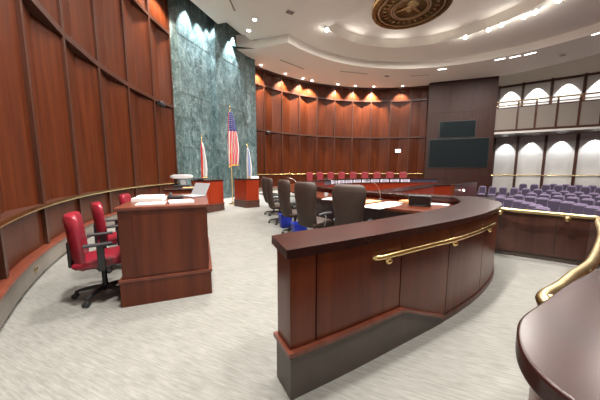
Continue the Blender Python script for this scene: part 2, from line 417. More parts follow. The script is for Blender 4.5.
for j in range(3):
    a = 2*PI*j/3; MB().tube([(.9*math.cos(a), .9*math.sin(a), .3), (.9*math.cos(a), .9*math.sin(a), 1.2)], .012, 6).build('hanger', M['bronze'], md, local=True)

# ceiling fittings
for i, (x, y) in enumerate(((1.35, 13.85), (8.95, 14.60), (9.66, 13.85), (9.97, 13.40), (10.5, 12.75), (10.72, 12.4), (10.96, 11.6))):
    lab = 'silver track spotlight at the left end of the inner ceiling ring' if i == 0 else 'white-hot track spotlight on the ceiling ring, %s in its row from the medallion' % ORD[i-1]
    t = thing('track_spotlight', lab, 'ceiling light', (x, y, 8.8), 0, 'track spotlights on the inner ring')
    d = Vector((2.5-x, 4-y, -7)).normalized()
    MB().tube([(0, 0, 0), (0, 0, -.06)], .02, 8).build('stem', M['chrome'], t, local=True)
    MB().tube([Vector((0, 0, -.09)) - d*.1, Vector((0, 0, -.09)) + d*.12], [.075, .10], 14).build('can', M['chrome'], t, True, local=True)
    MB().tube([Vector((0, 0, -.09)) + d*.118, Vector((0, 0, -.09)) + d*.128], .095, 14).build('lens', M['glow'], t, local=True)
    p = Vector((x, y, 8.71)) + d*.25
    lamp('SPOT', 'track_beam', p, 260, WHITE, p + d, spot_size=R(60), spot_blend=.6, shadow_soft_size=.06)
    lamp('POINT', 'track_spill', (x, y, 8.58), 14, WHITE, shadow_soft_size=.05)
for i, (x, y) in enumerate(((-2.20, 13.17), (-2.69, 14.14))):
    downlight((x, y, Z1), 'recessed round downlight in front of the marble wall, %s' % ('nearer the medallion' if i == 0 else 'nearer the marble'), .10, 'cans before the marble wall')
    lamp('SPOT', 'can_beam', (x, y, Z1-.05), 130, WHITE, (x, y, 0), spot_size=R(80), spot_blend=.6, shadow_soft_size=.08)
for i, (x, y) in enumerate(((9.61, 18.0), (12.31, 16.45), (12.95, 16.1), (13.5, 15.7), (14.9, 13.45))):
    a = math.atan2(y-8.54, x-6.74)
    lab = ['slot light alone in the ceiling above the wood pylon', 'first slot light right of the pylon, in a row of three', 'middle slot light in the row of three right of the pylon', 'last slot light in the row of three right of the pylon', 'slot light in the ceiling at the far right edge'][i]
    t = thing('slot_light', lab, 'ceiling light', (x, y, Z0), a + PI/2, 'slot lights in the outer soffit')
    MB().box((0, 0, -.012), (.56, .16, .024)).build('frame', M['ceil'], t, local=True)
    MB().box((0, 0, -.028), (.50, .11, .008)).build('lens', M['glow2'], t, local=True)
    lamp('AREA', 'slot_beam', (x, y, Z0-.05), 70, WHITE, (x, y, 0), shape='RECTANGLE', size=.5, size_y=.11)
for i, (p, q, z, lab) in enumerate((((2.76, 18.34), (4.84, 18.89), Z0, 'long dark air slot in the ceiling over the council chairs'), ((-1.24, 16.55), (.27, 18.0), Z0, 'long dark air slot in the ceiling beside the marble wall'),
                           ((-3.0, 11.4), (-2.98, 12.5), Z1, 'short dark air slot in the ceiling before the marble'), ((8.0, 19.25), (9.3, 19.0), Z0, 'dark air slot in the ceiling left of the wood pylon'))):
    d = Vector((q[0]-p[0], q[1]-p[1])); t = thing('air_vent', lab, 'vent', ((p[0]+q[0])/2, (p[1]+q[1])/2, z), math.atan2(d.y, d.x), 'ceiling air slots')
    MB().box((0, 0, -.01), (d.length, .13, .02)).build('frame', M['ceil'], t, local=True)
    MB().box((0, 0, -.024), (d.length-.06, .07, .008)).build('slot', M['vent'], t, local=True)
for x, y, z, lab in ((6.32, 19.28, Z0, 'square grille in the ceiling over the back wall'), (-.46, 12.58, Z1, 'square grille in the ceiling beside the two round downlights'), (15.6, 15.9, Z0, 'square grille in the ceiling over the gallery')):
    t = thing('ceiling_grille', lab, 'vent', (x, y, z), .5, 'ceiling grilles')
    MB().box((0, 0, -.01), (.42, .30, .02)).build('frame', M['ceil'], t, local=True)
    k_ = MB()
    for j in range(5): k_.box((0, -.1+.05*j, -.024), (.36, .03, .01))
    k_.build('louvre', M['vent'], t, local=True)

# ---------------------------------------------------------------- pylon and gallery walls
PL, PR_ = Vector((10.2, 20.8)), Vector((14.5, 19.3))
pd = (PR_-PL).normalized(); pn_ = Vector((-pd.y, pd.x))
py = sroot('wall_pylon')
MB().prism([PL, PR_, PR_+pn_*.7, PL+pn_*.7], -.6, 8.4).build('core', M['dark'], py)
L_ = (PR_-PL).length
for i in range(3):
    for z0, z1 in ((-.5, 1.6), (1.62, 3.9), (3.92, 6.0), (6.02, 8.36)):
        a, b = PL + pd*(L_*i/3+.008), PL + pd*(L_*(i+1)/3-.008)
        MB().prism([a-pn_*.03, b-pn_*.03, b+pn_*.01, a+pn_*.01], z0, z1).build('veneer_panel', M['pylon'], py)
def on_pylon(nm, lab, cat, s0, s1, z0, z1):
    c = PL + pd*((s0+s1)/2) - pn_*.05
    t = thing(nm, lab, cat, (c.x, c.y, (z0+z1)/2), math.atan2(pd.y, pd.x))
    MB().box((0, 0, 0), (s1-s0, .06, z1-z0)).build('housing', M['bezel'], t, bevel=.01, local=True)
    MB().box((0, -.034, 0), (s1-s0-.1, .01, z1-z0-.1)).build('screen', M['screen'], t, local=True)
on_pylon('display_screen', 'smaller dark display high on the wood pylon', 'screen', .85, 3.35, 4.05, 5.35)
on_pylon('projection_screen', 'wide dark display low on the wood pylon', 'screen', .20, 4.30, 1.75, 4.0)
# gallery back wall
GA, GB = Vector((14.9, 22.85)), Vector((23.6, 16.6))
gd = (GB-GA).normalized(); gn = Vector((-gd.y, gd.x)); GL = (GB-GA).length
gw = sroot('wall_gallery')
MB().prism([GA, GB, GB+gn*.2, GA+gn*.2], -.6, 8.36).build('core', M['dark'], gw)
bays = [.35, 1.9, 3.40, 5.05, 6.75, 8.40, 10.0]
for i, s0 in enumerate(bays):
    a, b = GA + gd*(s0+.09), GA + gd*(min(GL, (bays + [GL])[i+1])-.09)
    for z0, z1, m in ((-.3, 4.4, 'fabric'), (4.8, 8.2, 'fabric')):
        MB().prism([a-gn*.04, b-gn*.04, b+gn*.01, a+gn*.01], z0, z1).build('fabric_panel', M[m], gw)
    q = GA + gd*s0
    MB().box((q.x-gn.x*.06, q.y-gn.y*.06, 3.9), (.16, .16, 9.0), math.atan2(gd.y, gd.x)).build('mullion', M['dark'], gw)
    mid = (a+b)/2
    if 1 < s0 < 9:
        for zl, zt, e in ((8.12, 6.3, 520), (4.05, 1.5, 300)):
            p = mid - gn*.42
            lamp('SPOT', 'gallery_wash', (p.x, p.y, zl), e, (.95, .97, 1.0), (mid.x, mid.y, zt), spot_size=R(78), spot_blend=.5, shadow_soft_size=.04)
        p = mid - gn*.42
        t = thing('picture_light', 'small lamp on an arm over the upper gallery panels, %s from the pylon' % ORD[i-1], 'wall lamp', (mid.x-gn.x*.09, mid.y-gn.y*.09, 8.25), 0, 'lamps over the upper gallery panels')
        MB().tube([(mid.x-gn.x*.08, mid.y-gn.y*.08, 8.25), (p.x, p.y, 8.25)], .02, 6).build('arm', M['black'], t)
        MB().lathe([(.05, 0), (.07, -.08), (.065, -.08), (.045, -.005)], (p.x, p.y, 8.27), 12, caps=False).build('shade', M['black'], t)
MB().prism([GA-gn*.09, GB-gn*.09, GB, GA], 8.2, 8.36).build('head_trim', M['dark'], gw)
MB().prism([GA-gn*.02, GB-gn*.02, GB+gn*.2, GA+gn*.2], 8.36, 9.9).build('upper_plaster', M['ceil'], gw)
# balcony slab and parapet
BA, BB = Vector((14.2, 19.6)), Vector((22.0, 15.4))
bd = (BB-BA).normalized(); bn = Vector((-bd.y, bd.x)); BL = (BB-BA).length
bc = sroot('trim_balcony')
MB().prism([BA, BB, GB, GA], 4.20, 4.30).build('balcony_slab', M['dark'], bc)
MB().prism([BA-bn*.06, BB-bn*.06, BB, BA], 4.22, 4.36).build('slab_edge', M['fabric'], bc)
MB().prism([BA-bn*.04, BB-bn*.04, BB+bn*.08, BA+bn*.08], 4.36, 4.50).build('bottom_rail', M['dark'], bc)
MB().prism([BA, BB, BB+bn*.06, BA+bn*.06], 4.5, 6.1).build('parapet_core', M['dark'], bc)
for s, se_ in zip([.35, 1.69, 2.68, 3.78, 4.87, 5.89, 7.0], [1.69, 2.68, 3.78, 4.87, 5.89, 7.0, 8.3]):
    a, b = BA+bd*(s+.06), BA+bd*(se_-.06)
    MB().prism([a-bn*.03, b-bn*.03, b+bn*.01, a+bn*.01], 4.52, 6.02).build('parapet_panel', M['fabric_grey'], bc)
    q = BA+bd*s
    MB().box((q.x-bn.x*.03, q.y-bn.y*.03, 5.4), (.10, .08, 1.95), math.atan2(bd.y, bd.x)).build('parapet_post', M['dark'], bc)
def rail_tube(nm, lab, cat, pts, r, posts=(), m='brass', group=None):
    t = thing(nm, lab, cat, pts[0], 0, group)
    MB().tube(pts, r, 10).build('rail', M[m], t, True)
    for a, b in posts:
        k = MB().tube([a, b], r*.75, 8); k.ball(b, r*1.5)
        k.build('bracket', M[m], t, True)
    return t
a, b = BA+bn*.02, BB+bn*.02
rail_tube('balcony_rail', 'upper brass rail along the balcony parapet', 'handrail', [(a.x, a.y, 6.50), (b.x, b.y, 6.50)], .05, [((*(BA+bd*(s_)+bn*.02), 6.0), (*(BA+bd*s_+bn*.02), 6.48)) for s_ in (1.69, 2.68, 3.78, 4.87, 5.89, 7.0)], group='balcony rails')
rail_tube('balcony_rail', 'lower brass rail along the balcony parapet', 'handrail', [(a.x, a.y, 6.24), (b.x, b.y, 6.24)], .035, [((*(BA+bd*s_+bn*.02), 6.0), (*(BA+bd*s_+bn*.02), 6.23)) for s_ in (1.69, 2.68, 3.78, 4.87, 5.89, 7.0)], group='balcony rails')
a, b = GA-gn*.18, GB-gn*.18
rail_tube('wall_rail', 'brass rail across the pale panels behind the gallery seats', 'handrail', [(a.x, a.y, 1.14), (b.x, b.y, 1.14)], .04, [((*(GA+gd*s_), 1.14), (*(GA+gd*s_-gn*.18), 1.14)) for s_ in (2.6, 5.4, 8.3)])
# pale fascia between pylon head and gallery ceiling
# ---------------------------------------------------------------- gallery seats
def make_seat():
    t = thing('auditorium_chair', '', 'chair')
    rings = []
    for z, wd, th, x in ((.42, .46, .07, -.05), (.60, .48, .09, -.09), (.78, .48, .10, -.13), (.90, .44, .10, -.155), (.96, .34, .08, -.165), (.985, .2, .04, -.17)):
        rings.append([(x + th/2*math.copysign(abs(math.sin(u))**.7, math.sin(u)), wd/2*math.copysign(abs(math.cos(u))**.6, math.cos(u)), z) for u in [2*PI*k/14 for k in range(14)]])
    MB().loft(rings).build('backrest', M['purple'], t, True, local=True)
    k = MB(); k.box((-.055, 0, .73), (.07, .37, .40)); k.build('back_cushion', M['purple_dark'], t, bevel=.02, local=True)
    rings = []
    for x, wd, h in ((-.06, .40, .06), (.05, .46, .10), (.25, .46, .11), (.36, .44, .09), (.41, .38, .05)):
        rings.append([(x, wd/2*math.copysign(abs(math.cos(u))**.6, math.cos(u)), .42 + x*.08 + h/2*math.copysign(abs(math.sin(u))**.7, math.sin(u))) for u in [2*PI*k/12 for k in range(12)]])
    MB().loft(rings).build('seat_cushion', M['purple'], t, True, local=True)
    for sy in (-1, 1):
        k = MB().box((.08, sy*.265, .60), (.36, .045, .035)).box((.02, sy*.265, .30), (.12, .03, .58))
        k.build('arm_frame', M['seat_shell'], t, bevel=.008, local=True)
    return t
seat = make_seat(); seat.scale = (1, .88, 1); first = True
SC = (1.0, 11.0)
rows = [('front row', 7.0, -36, -8.5, -.48), ('second row', 8.35, -31, -1.5, -.48), ('third row', 9.75, -17, 4, -.46), ('fourth row', 11.2, -9, 5, -.42)]
rows2 = [('bright fifth row across the aisle', 12.6, 1, 33, -.44), ('dim sixth row by the wall', 14.6, -2, 22, -.30), ('dim last row against the wall', 16.2, -1, 19, -.30)]
GS = 'purple gallery seats'
for nm, rr, a0, a1, z in rows + rows2:
    da = math.degrees(.60/rr); n = int((a1-a0)/da)
    if z > -.4:
        fl = arc(SC, rr-.5, a0-2, a1+2, 12) + arc(SC, rr+.85, a1+2, a0-2, 12)
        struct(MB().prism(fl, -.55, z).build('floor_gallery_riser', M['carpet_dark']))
    for i in range(n+1):
        a = a1 - da*i; x, y = SC[0]+rr*math.cos(R(a)), SC[1]+rr*math.sin(R(a))
        if y < 2 or x/max(y, .1) > 1.30: continue
        gz = z if abs(z + .48) < .001 or z > -.4 else z
        place(seat, first, (x, y, -.48 if z < -.4 else z), math.atan2(6.0-y, 2.0-x), 'purple gallery seat, %s, number %d counting from the pylon side' % (nm, i+1), GS); first = False
lamp('SPOT', 'gallery_beam', (11.5, 13.5, 8.3), 500, WHITE, (12.0, 16.8, 0), spot_size=R(40), spot_blend=.6, shadow_soft_size=.1)

# ---------------------------------------------------------------- gallery barrier and its brass rail
def wall_thing(nm, lab, cat, path, h, th, seams, mats=('dark', 'cap', 'plinth'), z0=0, cap=True, kick=.09, left=1):
    t = thing(nm, lab, cat, (path[0][0], path[0][1], z0))
    l = left
    MB().sweep([(0, z0+kick), (0, z0+h-.04), (l*th, z0+h-.04), (l*th, z0+kick)], path).build('body', M[mats[0]], t)
    MB().sweep([(l*.02, z0), (l*.02, z0+kick), (l*(th-.02), z0+kick), (l*(th-.02), z0)], path).build('kickboard', M[mats[2]], t)
    if cap: MB().sweep([(-l*.03, z0+h-.04), (-l*.03, z0+h), (l*(th+.03), z0+h), (l*(th+.03), z0+h-.04)], path).build('cap', M[mats[1]], t, bevel=.012)
    P = [Vector(p[:2]) for p in path]
    for f in seams:
        tot = sum((b-a).length for a, b in zip(P[:-1], P[1:])); d = f*tot
        for a, b in zip(P[:-1], P[1:]):
            if d <= (b-a).length:
                q = a + (b-a).normalized()*d; dr = (b-a).normalized(); nn = Vector((-dr.y, dr.x))
                MB().box((q.x - l*nn.x*.001, q.y - l*nn.y*.001, z0+(kick+h-.04)/2+.03), (.008, .006, h-kick-.1), math.atan2(dr.y, dr.x)).build('seam', M['black'], t); break
            d -= (b-a).length
    return t
bar_path = [(4.76, 3.72), (4.60, 3.93), (4.13, 4.285), (3.60, 4.62), (3.30, 4.95)]
wall_thing('gallery_barrier', 'low dark wood barrier below the purple seats, behind the long brass rail', 'barrier', bar_path, .82, .14, (.33, .72), left=-1)
rp = spline([(3.30, 4.80, .868), (3.50, 4.56, .865), (3.77, 4.28, .855), (4.06, 4.10, .845), (4.37, 3.87, .833), (4.47, 3.76, .833), (4.36, 3.62, .836), (4.02, 3.34, .845), (3.5, 2.87, .855), (2.99, 2.44, .862), (2.15, 1.79, .88), (1.74, 1.53, .89), (1.46, 1.345, .90), (1.25, 1.225, .90), (1.20, 1.13, .895)], 6)
rail_tube('brass_handrail', 'long curving brass handrail from the foreground counter to the gallery barrier', 'handrail', rp, .034,
          [((4.35, 4.06, .76), (4.26, 3.96, .78)), ((1.98, 1.52, .83), (1.90, 1.62, .86)), ((3.65, 4.55, .77), (3.58, 4.46, .80)), ((1.30, 1.10, .86), (1.26, 1.2, .88))], 'brass_dull')

# ---------------------------------------------------------------- near counter at the lower right
top = spline([(.70, .76), (.625, .66), (.592, .56), (.61, .46), (.70, .38), (1.0, .30), (1.8, .52), (2.8, 1.25), (3.9, 2.2), (4.75, 3.2), (4.98, 3.7), (4.72, 3.75), (4.15, 3.16), (3.12, 2.27), (2.25, 1.66), (1.577, 1.275), (1.216, 1.085), (.91, .905), (.775, .825)], 5, True)
t = thing('curved_counter', 'dark polished wood counter with a rounded end in the right foreground', 'counter', (1.0, .7, 0))
MB().prism([p[:2] for p in top], .985, 1.05).build('countertop', M['cap'], t, True, bevel=.024, seg=4)
def inset(P, d):
    out = []; n = len(P)
    for i in range(n):
        a, b = Vector(P[i-1][:2]), Vector(P[(i+1) % n][:2]); v = (b-a).normalized(); out.append((P[i][0] - v.y*d, P[i][1] + v.x*d))
    return out
MB().prism(inset(top, .045), .12, .985).build('body', M['cherry'], t, True)
MB().prism(inset(top, .06), 0, .12).build('kickboard', M['plinth'], t, True)

# ---------------------------------------------------------------- dais end wall with ramp plinth
def hermite(P, n): return [p[:2] for p in spline([(x, y, 0) for x, y in P], n)]
out_path = hermite([(-.072, 1.566), (.311, 1.775), (.799, 2.06), (1.48, 2.47), (2.12, 2.92), (2.66, 3.40), (2.96, 3.74), (3.10, 3.97)], 6)
t = thing('dais_end_wall', 'curved cherry wood end wall of the dais with a thick dark cap, in the centre', 'partition', (1.2, 2.3, 0))
TH = .19
MB().sweep([(0, .05), (0, 1.0), (TH, 1.0), (TH, .05)], out_path).build('body', M['cherry'], t)
# raised panel field with visible seams
cum = [0]
for a, b in zip(out_path[:-1], out_path[1:]): cum.append(cum[-1] + (Vector(b)-Vector(a)).length)
def at(s):
    for i in range(len(cum)-1):
        if s <= cum[i+1]:
            f = (s-cum[i])/(cum[i+1]-cum[i]); a, b = Vector(out_path[i]), Vector(out_path[i+1]); return a+(b-a)*f
    return Vector(out_path[-1])
def s_of(x):
    for i in range(len(cum)-1):
        if out_path[i][0] <= x <= out_path[i+1][0]: return cum[i] + (cum[i+1]-cum[i])*(x-out_path[i][0])/(out_path[i+1][0]-out_path[i][0])
def sub(s0, s1, n=10): return [tuple(at(s0+(s1-s0)*k/n)) for k in range(n+1)]
ends = [0.0, s_of(.105), s_of(.86), s_of(1.50), s_of(2.22), s_of(2.72), cum[-1]]
for i in range(6):
    g0 = .0 if i == 0 else .006; 
    MB().sweep([(-.014, .36 if i < 2 else (.07)), (-.014, .985), (.01, .985), (.01, .36 if i < 2 else .07)], sub(ends[i]+g0, ends[i+1]-.006)).build('panel', M['cherry'], t)
se = s_of(.88); sr = s_of(1.44)
pts = sub(0, se, 12) + sub(se, sr, 8)[1:]
def hgt(k): return .325 if k <= 12 else .325 - .27*(k-12)/8
rings = []; rings2 = []
for k, p in enumerate(pts):
    a = Vector(pts[max(0, k-1)]); b = Vector(pts[min(len(pts)-1, k+1)]); d = (b-a).normalized(); n = Vector((-d.y, d.x)); p = Vector(p); h = hgt(k)
    o, i2 = p - n*.03, p + n*(TH+.015); o2, i3 = p - n*.05, p + n*(TH+.03)
    e1, e2 = (d*.006, d*.024) if k == 0 else (d*0, d*0); o, i2, o2, i3 = o-e1, i2-e1, o2-e2, i3-e2
    rings.append([(o.x, o.y, 0), (o.x, o.y, h), (i2.x, i2.y, h), (i2.x, i2.y, 0)])
    rings2.append([(o2.x, o2.y, h), (o2.x, o2.y, h+.03), (i3.x, i3.y, h+.03), (i3.x, i3.y, h)])
MB().loft(rings).build('plinth', M['plinth'], t)
MB().loft(rings2).build('plinth_trim', M['trim'], t)
MB().sweep([(-.03, 0), (-.03, .055), (TH+.01, .055), (TH+.01, 0)], sub(sr, cum[-1], 14)).build('base_trim', M['dark'], t)
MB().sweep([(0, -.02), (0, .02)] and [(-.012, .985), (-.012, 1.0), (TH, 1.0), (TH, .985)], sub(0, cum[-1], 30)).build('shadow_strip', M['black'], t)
capo = []
for k in range(31):
    p = at(cum[-1]*k/30); q = at(min(cum[-1], cum[-1]*k/30+.02)); q0 = at(max(0, cum[-1]*k/30-.02)); d = (q-q0).normalized(); n = Vector((-d.y, d.x)); capo.append(tuple(p - n*.045))
capo[0] = (capo[0][0]-.03, capo[0][1]-.02)
capin = hermite([(-.215, 1.86), (.0, 2.01), (.30, 2.185), (.60, 2.375), (.94, 2.60), (1.36, 2.89), (1.78, 3.20), (2.21, 3.57), (2.55, 3.97), (2.78, 4.5), (2.80, 4.82)], 5)
MB().prism(capo + [(3.17, 4.12), (3.22, 4.36), (3.02, 4.62)] + capin[::-1], 1.0, 1.06).build('cap', M['cap'], t, bevel=.02, seg=4)
for p, d in ((.12, 0),):
    pass
# stout supports under the inner edge of the cap
# handrail on it
hr = spline([(.57, 2.02, .865), (.57, 1.94, .868), (.63, 1.915, .87), (.86, 2.045, .87), (1.20, 2.245, .87), (1.54, 2.44, .87), (1.95, 2.73, .87), (2.32, 3.02, .87), (2.47, 3.15, .87), (2.47, 3.21, .868), (2.44, 3.27, .865)], 6)
rail_tube('brass_handrail', 'short brass grab rail on the outside of the dais end wall', 'handrail', hr, .024,
          [((.76, 2.05, .80), (.71, 1.965, .83)), ((1.60, 2.56, .80), (1.54, 2.455, .83)), ((2.40, 3.16, .80), (2.32, 3.035, .83))])

# ---------------------------------------------------------------- horseshoe council desk
t = thing('council_desk', 'long horseshoe council desk of red mahogany with dark cap and name plates along it', 'desk', (*pol(180, 6.6), 0))
A0, A1 = -121.5, 71.0
aa = [A0 - (360 - (A1 - A0))*k/60 if False else (-121.5 - 167.5*k/60) for k in range(61)]
ring = lambda r: [pol(a, r) for a in aa]
def ringsweep(nm, r0, r1_, z0, z1, m, bevel=0, ang=None):
    an = ang or aa
    k = MB(); k.loft([[pol(a, r0, z0), pol(a, r0, z1), pol(a, r1_, z1), pol(a, r1_, z0)] for a in an]); return k.build(nm, m, t, bevel=bevel)
ringsweep('front_panel', 6.12, 6.32, .10, 1.0, M['red'])
ringsweep('front_base', 6.09, 6.3, 0, .10, M['dark'])
ringsweep('ledge_cap', 6.05, 6.43, 1.0, 1.055, M['cap'], .015)
ringsweep('brass_strip', 6.045, 6.06, .74, .765, M['brass'], ang=[a for a in aa if a < -230])
def wt_r(a):
    K = [(-300, 7.15), (-150, 7.15), (-142, 7.46), (-134, 7.60), (-120, 7.68)]
    for (a0_, q0_), (a1_, q1_) in zip(K[:-1], K[1:]):
        if a0_ <= a <= a1_: return q0_ + (q1_-q0_)*(a-a0_)/(a1_-a0_)
    return 7.15
MB().loft([[pol(a, 6.32, .88), pol(a, 6.32, .92), pol(a, wt_r(a), .92), pol(a, wt_r(a), .88)] for a in aa if a < -123.5]).build('worktop', M['cherry'], t)
ringsweep('under_panel', 6.6, 6.66, .0, .88, M['dark'])
ringsweep('plate_strip', 6.108, 6.125, .775, 1.0, M['purple_dark'], ang=[a for a in aa if a < -210])
for i in range(9):
    a = 139.5 - 6.35*i
    x, y = pol(a, 6.085)
    n = thing('name_plate', 'pale name plate on the front of the council desk, %s from the left' % ORD[i], 'name plate', (x, y, .80), R(a), 'name plates on the council desk')
    MB().box((0, 0, .1), (.02, .56, .17)).build('plate', M['plate'], n, local=True)
    k = MB()
    for j in range(2):
        y0 = -.19
        while y0 < .17:
            wl = random.choice((.03, .045, .06)); k.box((-.0115, y0+wl/2, .135-.075*j), (.003, wl, .045)); y0 += wl+.018
    k.build('bar_pattern', M['plate_ink'], n, local=True)
# clerk desk inside the horseshoe
wall_thing('clerk_desk', 'plain red mahogany clerk desk in the well, in front of the council desk', 'desk', [(2.75, 8.3), (6.7, 12.6), (8.1, 13.5)], .80, .7, (), ('red', 'cap', 'dark'), kick=.06)
wall_thing('gallery_front_wall', 'low dark wood wall between the well and the pylon, with one small white light', 'barrier', [(6.75, 11.0), (9.6, 13.7)], .92, .15, (.5,), ('cherry', 'cap', 'dark'), z0=0)
q = Vector((8.0, 12.15)); 
o = MB().lathe([(1e-3, -.03), (.035, -.025), (.045, 0), (1e-3, 0)], (7.62, 11.72, .62), 14, 'Y').build('round_light', M['glow2']); tag(o, 'small round white light on the dark low wall below the pylon', 'light')

# ---------------------------------------------------------------- chairs
def star_base(t, r=.31, hub=.09, big=True):
    MB().lathe([(.035, hub-.02), (.045, hub), (.04, .14), (.028, .16), (.028, .42), (.05, .43), (1e-3, .43)], (0, 0, 0), 12).build('gas_stem', M['black'], t, True, local=True)
    for k in range(5):
        a = 2*PI*k/5 + .35; ca, sa = math.cos(a), math.sin(a)
        rings = []
        for s_, w_, h_, z in ((.02, .06, .05, .115), (.12, .055, .045, .115), (.24, .045, .035, .10), (r, .035, .028, .082)):
            rings.append([(s_*ca - y*sa, s_*sa + y*ca, z + dz) for y, dz in ((-w_/2, -h_/2), (w_/2, -h_/2), (w_/2*.7, h_/2), (-w_/2*.7, h_/2))])
        lg = MB().loft(rings).build('base_leg', M['black'], t, bevel=.006, local=True)
        k2 = MB()
        for e in (-1, 1):
            cx, cy = r*ca - e*.018*sa, r*sa + e*.018*ca
            k2.tube([(cx - .010*sa, cy + .010*ca, .032), (cx + .010*sa, cy - .010*ca, .032)], .032, 10)
        k2.build('caster', M['black_soft'], lg, True, local=True)
def sup(u, p): return math.copysign(abs(u)**p, u)
def padded(rings_def, lean, n=18, wrap=.0):
    rings = []
    for z, wd, th in rings_def:
        x0 = lean(z)
        rings.append([(x0 + th/2*sup(math.sin(u), .75) + wrap*(abs(math.cos(u))**2)*(wd/.5), wd/2*sup(math.cos(u), .6), z) for u in [2*PI*k/n for k in range(n)]])
    return MB().loft(rings)
def slabpad(rings_def, n=16):   # along x: (x, width, thickness, z centre)
    return MB().loft([[(x, wd/2*sup(math.cos(u), .55), z + th/2*sup(math.sin(u), .7)) for u in [2*PI*k/n for k in range(n)]] for x, wd, th, z in rings_def])
def make_exec(leather, label=''):
    t = thing('executive_chair', label, 'chair')
    padded([(.44, .40, .05), (.47, .46, .10), (.62, .47, .12), (.78, .46, .11), (.92, .49, .11), (1.08, .55, .11), (1.20, .56, .11), (1.28, .53, .10), (1.315, .46, .07), (1.33, .36, .03)], lambda z: -.24 - .10*(z-.44) - .05*math.sin((z-.44)*3.2), wrap=.06).build('backrest', M[leather], t, True, local=True)
    slabpad([(-.28, .40, .05, .50), (-.25, .48, .11, .50), (-.05, .53, .14, .50), (.18, .53, .15, .51), (.27, .48, .11, .50), (.30, .40, .05, .49)]).build('seat', M[leather], t, True, local=True)
    for s_ in (-1, 1):
        a = MB().tube([(-.20, s_*.27, .70), (-.05, s_*.285, .72), (.17, s_*.285, .705)], [.022, .03, .026], 8).build('armrest', M['black_soft'], t, True, local=True)
        MB().tube([(-.02, s_*.26, .46), (.02, s_*.285, .58), (-.02, s_*.285, .70)], .013, 8).build('arm_support', M['chrome'], a, True, local=True)
    star_base(t)
    return t
ec = make_exec('brown')
gE = 'brown executive chairs on the near side'
brown = [(.90, 4.22, 62, 'nearest brown executive chair, right behind the dark cap of the end wall'), (.30, 5.04, 46, 'second nearest brown executive chair, between the mugs and the blue bin'), (-.12, 6.10, 30, 'third brown executive chair counting from the end wall, beside a blue bin'),
         (-.60, 7.36, 20, 'fourth brown executive chair from the end wall, beside the farther blue bin'), (-.92, 8.75, 12, 'farthest brown executive chair, near the corner lectern desk')]
for i, (x, y, a, lb) in enumerate(brown): place(ec, i == 0, (x, y, 0), R(a), lb, gE)
struct(MB().loft([[pol(a, 6.7, 0), pol(a, 6.7, .1), pol(a, 11.6, .1), pol(a, 11.6, 0)] for a in range(66, 150, 4)]).build('floor_dais', M['carpet']))
rc = make_exec('dred'); gR = 'red chairs behind the council desk'
for i in range(9):
    a = 136.2 - 6.5*i; x, y = pol(a, 7.9)
    place(rc, i == 0, (x, y, .1), R(a+180), 'red high-back chair behind the far council desk, %s from the left' % ORD[i], gR)
def make_task():
    t = thing('task_chair', '', 'chair')
    padded([(.40, .36, .05), (.43, .46, .10), (.56, .50, .13), (.74, .50, .13), (.90, .49, .13), (1.00, .46, .14), (1.045, .40, .11), (1.06, .30, .05)], lambda z: -.205 - .08*(z-.40) , wrap=.05).build('backrest', M['vinyl'], t, True, local=True)
    MB().box((-.285, 0, .60), (.04, .30, .30)).build('back_shell', M['black'], t, bevel=.015, local=True)
    slabpad([(-.27, .42, .05, .47), (-.24, .48, .11, .47), (-.05, .52, .14, .475), (.18, .52, .15, .485), (.25, .48, .12, .475), (.29, .40, .05, .46)]).build('seat', M['vinyl'], t, True, local=True)
    MB().box((-.02, 0, .41), (.30, .24, .05)).build('mechanism', M['black'], t, bevel=.01, local=True)
    for s_ in (-1, 1):
        a = MB().box((-.02, s_*.30, .715), (.27, .075, .03)).build('armrest', M['black_soft'], t, bevel=.012, local=True)
        MB().box((.0, s_*.305, .56), (.07, .028, .29)).box((.0, s_*.22, .415), (.06, .19, .024)).build('arm_support', M['black'], a, bevel=.006, local=True)
    star_base(t)
    return t
tk = make_task(); gT = 'red task chairs at the staff desks'
for i, (x, y, a, lb) in enumerate(((-2.44, 3.02, 36, 'nearest red task chair on casters, at the left end of the front staff desk'), (-2.92, 3.98, 38, 'red task chair tucked right behind the nearest red task chair'), (-3.44, 5.32, 20, 'farthest red task chair, only its top showing above the papers'))):
    place(tk, i == 0, (x, y, 0), R(a), lb, gT)

# ---------------------------------------------------------------- staff desks along the left wall
def desk_unit(nm, lab, P, h, base=.32, m='cherry', capm='cap', bm='cherry', cat='desk', over=.035, field=True):
    c = (sum(p[0] for p in P)/len(P), sum(p[1] for p in P)/len(P), 0)
    t = thing(nm, lab, cat, c)
    MB().prism(P, base, h-.045).build('carcass', M[m], t)
    MB().prism(inset(P, -.03), 0, base-.03).build('plinth', M[bm], t)
    MB().prism(inset(P, -.045), base-.03, base).build('plinth_trim', M['trim'], t)
    MB().prism(inset(P, -over), h-.045, h).build('top', M[capm], t, bevel=.012)
    if field:
        for i in range(len(P)):
            a, b = Vector(P[i]), Vector(P[(i+1) % len(P)]); d = (b-a); l = d.length; d.normalize(); n = Vector((d.y, -d.x))
            if l < .4: continue
            a2, b2 = a + d*.14, b - d*.14
            MB().prism([a2 + n*.008, b2 + n*.008, b2 - n*.002, a2 - n*.002], base+.03, h-.09).build('panel', M[m], t)
    return t
dA, dB = Vector((-1.997, 2.717)), Vector((-1.144, 3.047)); dl = Vector((-.36, .93))
desk_unit('staff_desk', 'nearest staff desk with papers on top and a plain wood end panel', [tuple(dA), tuple(dB), tuple(dB+dl*1.55), tuple(dA+dl*1.55)], 1.145, capm='trim')
desk_unit('staff_desk', 'second staff desk carrying the white document camera', [(-2.95, 5.5), (-2.30, 5.78), (-2.72, 7.1), (-3.45, 6.85)], 1.14)
